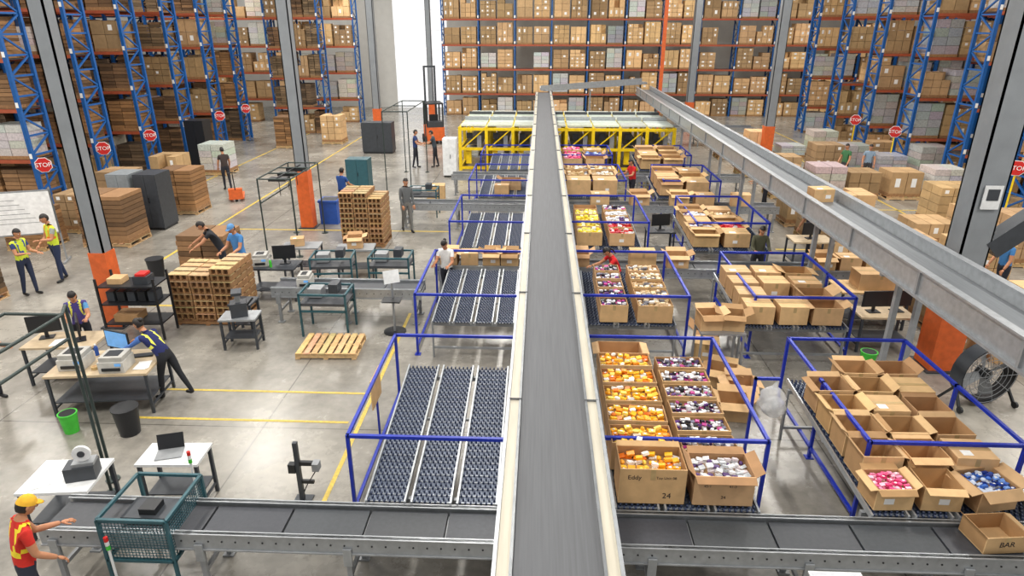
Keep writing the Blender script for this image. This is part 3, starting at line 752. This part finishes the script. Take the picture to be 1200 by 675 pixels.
table('steel_work_stand',-6.2,12.2,.75,.5,.7,.1,GALV,DGREY); b=MB(); b.bb(-.16,.16,-.14,.14,0,.3,DGREY); b.bb(-.05,.05,-.05,.05,.3,.5,STEEL); b.bb(-.1,.1,-.2,.1,.5,.56,DGREY); b.tube((.17,0,.2),(.3,0,.35),.02,BLACK); b.out('heat_seal_press',loc=(-6.2,12.2,.703),rz=.4)
b=MB(); b.cyl(0,0,.02,1.25,.025,STEEL); b.cyl(0,0,0,.02,.25,BLACK,16); b.box((0,0,1.3),(.34,.04,.28),WHITE,rx=-.3,rz=.5); b.box((0,-.1,.8),(.4,.3,.03),BLACK)
b.out('terminal_stand',loc=(-3.15,13.0,0))
b=MB(); b.box((0,0,.5),(.06,.06,1.0),DGREY); b.box((0,0,.01),(.25,.25,.02),DGREY); b.box((.16,0,.66),(.26,.05,.06),BLACK); b.box((.28,-.05,.66),(.09,.12,.12),STEEL); b.box((-.08,0,.58),(.1,.09,.14),BLACK); b.box((.1,0,.35),(.2,.04,.05),BLACK)
b.tube((.28,-.05,.6),(.1,0,.3),.008,BLACK,6); b.tube((.1,0,.3),(0,.03,.1),.008,BLACK,6)
b.out('barcode_scanner_post',loc=(-3.3,7.4,0))
table('packing_table',-6.2,6.85,.9,.7,.78,.1,WHITE,DGREY); papers(-6.45,6.7,.783,.5)
b=MB(); b.box((0,0,.10),(.36,.24,.2),DGREY); b.box((.05,0,.22),(.26,.18,.05),STEEL); b.tube((.05,-.04,.36),(.05,.0,.36),.11,WHITE,20); b.tube((.05,-.05,.36),(.05,.01,.36),.045,DGREY,12); b.box((.05,.03,.3),(.04,.03,.16),DGREY)
b.out('tape_dispenser_machine',loc=(-5.95,6.85,.782),rz=.3)
table('packing_table',-5.0,7.35,.85,.5,.8,.05,WHITE,DGREY)
b=MB(); b.bb(-.17,.17,-.12,.12,0,.015,STEEL); b.box((0,.16,.11),(.34,.012,.22),BLACK,rx=-.3); b.out('laptop',loc=(-5.05,7.33,.802),rz=.3)
papers(-4.72,7.3,.802,.1)
# guard cage
b=MB(); x0,x1,y0,y1,za,zb=-4.98,-4.18,5.72,6.55,.5,1.08
for x in (x0,x1):
    for y in (y0,y1): b.bb(x-.018,x+.018,y-.018,y+.018,0,zb,TEAL)
    for z in (za,zb): b.bb(x-.018,x+.018,y0,y1,z-.018,z+.018,TEAL)
for y in (y0,y1):
    for z in (za,zb): b.bb(x0,x1,y-.018,y+.018,z-.018,z+.018,TEAL)
for i in range(1,20):
    x=x0+i*(x1-x0)/20; b.bb(x-.003,x+.003,y0-.003,y0+.003,za,zb,TEAL)
    y=y0+i*(y1-y0)/20; b.bb(x1-.003,x1+.003,y-.003,y+.003,za,zb,TEAL)
for i in range(1,15):
    z=za+i*(zb-za)/15; b.bb(x0,x1,y0-.003,y0+.003,z-.003,z+.003,TEAL); b.bb(x1-.003,x1+.003,y0,y1,z-.003,z+.003,TEAL)
b.out('guard_cage')
b=MB(); b.bb(x0+.1,x1-.1,5.95,6.3,.86,.92,DGREY); b.bb(x0+.1,x0+.16,5.95,6.0,.81,.86,STEEL);b.bb(x1-.16,x1-.1,6.2,6.3,.81,.86,STEEL); b.bb(x0+.3,x0+.5,6.0,6.2,.92,1.0,BLACK); b.out('scanner_head')
def beacon(x,y,z0,h):
    b=MB(); b.cyl(x,y,z0,z0+h,.015,WHITE)
    for i,m in enumerate((GREEN,WHITE,RED)): b.cyl(x,y,z0+h+i*.06,z0+h+i*.06+.055,.024,m)
    b.out('signal_beacon')
beacon(-4.85,5.62,0,.75); beacon(-4.5,6.9,0,1.0)
def gantry(pts,h,rails,name='pipe_gantry',r=.022):
    b=MB()
    for (x,y) in pts: b.cyl(x,y,0,h,r,PIPE,8); b.cyl(x,y,0,.02,.1,PIPE,10)
    for (p,q) in rails: b.tube(p,q,r,PIPE,8)
    return b.out(name)
h=2.84
gantry(((-6.13,7.45),(-6.3,7.75),(-6.13,3.5)),h,[((-6.13,7.45,h),(-6.13,3.4,h)),((-6.9,7.45,h),(-6.9,3.4,h)),((-6.9,7.45,h),(-6.13,7.45,h)),((-6.9,6.6,h),(-6.13,6.6,h)),((-6.9,5.7,h),(-6.13,5.7,h)),((-6.13,7.45,2.5),(-6.13,3.4,2.5)),((-6.3,7.75,h),(-6.13,7.45,h))])
h=2.3
gantry(((-7.95,17.9),(-7.95,20.3),(-7.0,17.9),(-7.0,20.3)),h,[((-7.95,17.9,h),(-7.95,20.3,h)),((-7.0,17.9,h),(-7.0,20.3,h)),((-7.95,17.9,h),(-7.0,17.9,h)),((-7.95,20.3,h),(-7.0,20.3,h)),((-7.95,19.5,h),(-7.0,19.5,h)),((-7.95,17.9,1.6),(-7.95,20.3,1.6)),((-7.95,18.7,h),(-7.0,18.7,h))])
b=MB()
for y in (18.2,18.9,19.6): b.box((-7.45,y,2.24),(.5,.3,.08),BLACK); b.tube((-7.45,y,2.2),(-7.45,y,1.75),.012,BLACK,6)
b.bb(-7.47,-7.43,18,20,2.28,2.31,BLACK)
b.out('overhead_scanner_lights')
h=3.2
gantry(((-6.2,26),(-6.2,30),(-5.2,26),(-5.2,30)),h,[((-6.2,26,h),(-6.2,30,h)),((-5.2,26,h),(-5.2,30,h)),((-6.2,26,h),(-5.2,26,h)),((-6.2,30,h),(-5.2,30,h)),((-6.2,28,h),(-5.2,28,h))])
def pack_station(x,y,rz=0):
    b=MB()
    for sx in (-1,1):
        for sy in (-1,1): b.box((sx*.5,sy*.33,.5),(.04,.04,1.0),TEAL)
        b.box((sx*.5,0,.98),(.04,.66,.04),TEAL)
    for sy in (-1,1): b.box((0,sy*.33,.98),(1.0,.04,.04),TEAL); b.box((0,sy*.33,.6),(1.0,.04,.04),TEAL)
    b.bb(-.5,.5,-.33,.33,.72,.78,BELTD); b.box((.2,0,1.05),(.2,.3,.2),DGREY); b.box((-.25,.1,.9),(.3,.3,.2),STEEL)
    b.out('carton_sealing_machine',loc=(x,y,0),rz=rz)
pack_station(-4.6,13.0); pack_station(-5.15,15.3,.1); pack_station(-3.7,15.4); pack_station(-4.1,22.6)
table('packing_table',-6.5,14.9,1.2,.7,.85,0,DGREY,DGREY); printer(-6.8,14.9,.853,.2,.36); monitor(-6.25,15.0,.853,.2,BLACK); bottle(-6.5,14.7,.853,GREEN)
for i,(x,y) in enumerate(((-4.9,16.5),(-6.4,16.6))): table('packing_table',x,y,1.0,.6,.8,.1,STEEL,DGREY)
carton(-4.9,16.5,.803,.4,.35,.3,.2); carton(-4.0,24.8,.003,.7,.5,.6,.1,closed=True); carton(-6.5,16.6,.803,.35,.3,.2,.3,closed=True)
table('steel_work_stand',-6.4,12.85,.5,.5,.75,0,DGREY,DGREY)
printer(-5.3,13.7,.803,.1,.3)
b=MB(); b.bb(-.3,.3,-.3,.3,0,.75,BLUEBIN); b.bb(-.33,.33,-.33,.33,.75,.82,BLUEBIN); b.bb(-.27,.27,-.27,.27,.82,.822,BLACK); b.out('blue_recycling_bin',loc=(-7.15,21.6,0))
bin_(-10.2,16.0,BLACK,.22,.55)
def cabinet(x,y,w,d,h,m,name='storage_cabinet'):
    b=MB(); b.bb(-w/2,w/2,-d/2,d/2,.08,h,m); b.bb(-w/2+.03,w/2-.03,-d/2+.03,d/2-.03,0,.08,BLACK)
    b.bb(-w/2+.02,-.006,-d/2-.015,-d/2,.1,h-.03,m,(1.05,1.05,1.05)); b.bb(.006,w/2-.02,-d/2-.015,-d/2,.1,h-.03,m,(1.05,1.05,1.05)); b.bb(.03,.05,-d/2-.04,-d/2-.015,h*.5,h*.6,BLACK)
    b.out(name,loc=(x,y,0))
cabinet(-13.65,20.8,.75,.9,1.85,CABG); cabinet(-12.75,20.8,.75,.9,1.85,DGREY); cabinet(-7.4,26.4,.9,.7,1.3,TEAL); cabinet(-4.0,29.2,.6,.6,1.7,WHITE,'control_cabinet')
cabinet(-16.2,30.9,.9,.8,2.2,BLACK); cabinet(-8.6,35,1.6,.8,1.6,DGREY)
b=MB(); b.bb(-1.1,1.1,-.02,.02,.85,2.1,STEEL); b.bb(-1.06,1.06,-.03,-.02,.89,2.06,WH)
for s in (-1,1): b.bb(s*1.08-.02,s*1.08+.02,-.02,.02,0,2.15,STEEL); b.bb(s*1.08-.03,s*1.08+.03,-.3,.3,0,.05,STEEL)
for i in range(6): b.bb(-.9+i*.05,.2+i*.1,-.032,-.03,1.85-i*.13,1.86-i*.13,DGREY)
b.out('whiteboard',loc=(-14.6,16.9,0),rz=.35)
def forklift(x,y,rz,m=ORANGE):
    b=MB(); b.bb(-.5,.5,-.9,.6,.2,.95,m); b.bb(-.45,.45,-.9,-.3,.95,1.25,DGREY); b.bb(-.25,.25,-.2,.2,.95,1.1,BLACK); b.bb(-.25,.25,-.3,-.2,1.1,1.6,BLACK)
    for sx in (-1,1):
        b.bb(sx*.45-.04,sx*.45+.04,-.8,-.72,.95,2.2,BLACK); b.bb(sx*.45-.04,sx*.45+.04,.5,.58,.95,2.2,BLACK)
        b.bb(sx*.3-.05,sx*.3+.05,.7,.85,.05,4.2,DGREY); b.bb(sx*.25-.06,sx*.25+.06,.85,1.95,.08,.13,BLACK)
        for yy in (-.6,.4): b.tube((sx*.5-.1,yy,.22),(sx*.5+.1,yy,.22),.22,BLACK,14)
    b.bb(-.5,.5,-.8,.58,2.2,2.26,BLACK)
    for z in (.5,2.1,4.1): b.bb(-.35,.35,.72,.83,z,z+.1,DGREY)
    b.bb(-.4,.4,.85,.9,.1,.9,BLACK); b.out('forklift_truck',loc=(x,y,0),rz=rz)
forklift(-6.2,38.5,.3)
b=MB()
for s in (-1,1): b.bb(s*.2-.08,s*.2+.08,0.05,1.2,.06,.11,ORANGE); b.tube((s*.2-.04,1.1,.05),(s*.2+.04,1.1,.05),.05,BLACK,10)
b.bb(-.25,.25,-.15,.08,.1,.5,ORANGE); b.tube((0,-.1,.4),(0,-.5,1.2),.02,BLACK); b.tube((-.15,-.5,1.2),(.15,-.5,1.2),.02,BLACK); b.tube((-.05,-.05,.09),(.05,-.05,.09),.09,BLACK,12)
b.out('pallet_jack',loc=(-11.7,24.3,0),rz=.4)

# ---------------- right side ----------------
b=MB()
b.tube((0,-.14,.62),(0,.14,.62),.55,DGREY,28,cap=False); b.tube((0,-.135,.62),(0,.135,.62),.53,BLACK,28,cap=False)
for sy in (-.15,.15):
    for r in (.12,.22,.32,.42,.52):
        for i in range(24):
            a=2*math.pi*i/24;a2=2*math.pi*(i+1)/24
            b.tube((math.cos(a)*r,sy,.62+math.sin(a)*r),(math.cos(a2)*r,sy,.62+math.sin(a2)*r),.006,STEEL,4,cap=False)
    for i in range(10):
        a=2*math.pi*i/10; b.tube((0,sy,.62),(math.cos(a)*.55,sy,.62+math.sin(a)*.55),.006,STEEL,4)
for i in range(4):
    a=math.pi*i/2+.3; d=Vector((math.cos(a),0,math.sin(a)));n=Vector((-d.z,0,d.x))
    c=Vector((0,0,.62)); p=[c+d*.06-n*.05+Vector((0,.04,0)),c+d*.06+n*.05-Vector((0,.04,0)),c+d*.48+n*.12-Vector((0,.05,0)),c+d*.48-n*.1+Vector((0,.05,0))]
    b.add(p,[(0,1,2,3)],STEEL)
b.tube((0,-.08,.62),(0,.12,.62),.09,BLACK,14)
for s in (-1,1): b.beam((s*.5,0,.4),(s*.55,-.25,.03),.04,.04,BLACK); b.beam((s*.5,0,.4),(s*.55,.25,.03),.04,.04,BLACK); b.tube((s*.55-.02,-.25,.06),(s*.55+.02,-.25,.06),.06,BLACK,10)
b.out('drum_fan',loc=(7.9,10.5,0),rz=.2)
table('packing_workbench',7.15,12.7,1.1,.6,.8,0); monitor(6.95,12.7,.803,.1,BLACK); monitor(7.45,12.75,.803,.1,BLACK)
carton(7.5,13.9,.903,.9,.5,.36,0,closed=True)
table('packing_workbench',7.4,13.9,1.5,.8,.9,0,WOOD)
table('packing_workbench',7.5,17.6,1.1,.7,.85,0); monitor(7.5,17.6,.853,.2,BLACK)
table('packing_workbench',3.5,18.3,.8,.6,.85,0,DGREY); monitor(3.5,18.3,.853,.2,BLACK)
b=MB(); b.blob((0,0,0),(.2,.15,.24),BAG,(1,1,1),18,12,wob=.12); b.blob((.04,-.03,-.1),(.17,.13,.18),BAG,(1,1,1),16,10,wob=.16); b.tube((0,0,.2),(.05,0,.33),.05,BAG,8,.02)
b.blob((-.05,-.01,-.14),(.09,.08,.09),PAPER,(1,1,1),8,6); b.blob((.06,.0,-.08),(.06,.06,.08),PAPER,(.8,.85,.9),8,6)
b.out('plastic_bag',loc=(3.58,8.75,1.02))
b=MB(); b.bb(-.02,.02,-.02,.02,0,1.4,BLUE); b.bb(-.06,.06,-.06,.06,0,.012,BLUE); b.bb(-.02,.36,-.02,.02,1.36,1.4,BLUE); b.out('bag_hanger_post',loc=(3.3,8.77,0))
b=MB(); b.box((0,0,1.0),(.02,.55,.5),CARD); b.box((.0,.0,.375),(.03,.03,.75),BLUE); b.out('cardboard_panel',loc=(-2.53,8.9,0))
b=MB(); b.box((0,0,0),(.55,.35,.02),WHITE); b.box((0,0,.01),(.5,.3,.01),WHITE,tint=(.8,.8,.85)); b.bb(-.02,.02,-.02,.02,-.9,0,STEEL); b.out('lidded_panel',loc=(3.2,5.3,.9))

# ---------------- lights ----------------
w=bpy.data.worlds.new('w'); sc.world=w; w.use_nodes=True
w.node_tree.nodes['Background'].inputs[0].default_value=(1,.985,.96,1); w.node_tree.nodes['Background'].inputs[1].default_value=.58
for yy in (4,14,24,34,44):
    for xx in (-22,-12,-2,10,22):
        l=bpy.data.lights.new('high_bay_light','AREA'); l.shape='RECTANGLE'; l.size=1.0; l.size_y=4; l.energy=660; l.color=(1,.955,.885)
        o=bpy.data.objects.new('high_bay_light',l); sc.collection.objects.link(o); o.location=(xx,yy,11.5)
# camera
cd=bpy.data.cameras.new('camera'); cam=bpy.data.objects.new('camera',cd); sc.collection.objects.link(cam)
cam.location=(0,0,6.3); cam.rotation_euler=(math.radians(68.16),0,math.radians(2.43)); cd.sensor_width=36; cd.lens=22.98; cd.clip_end=200
sc.camera=cam
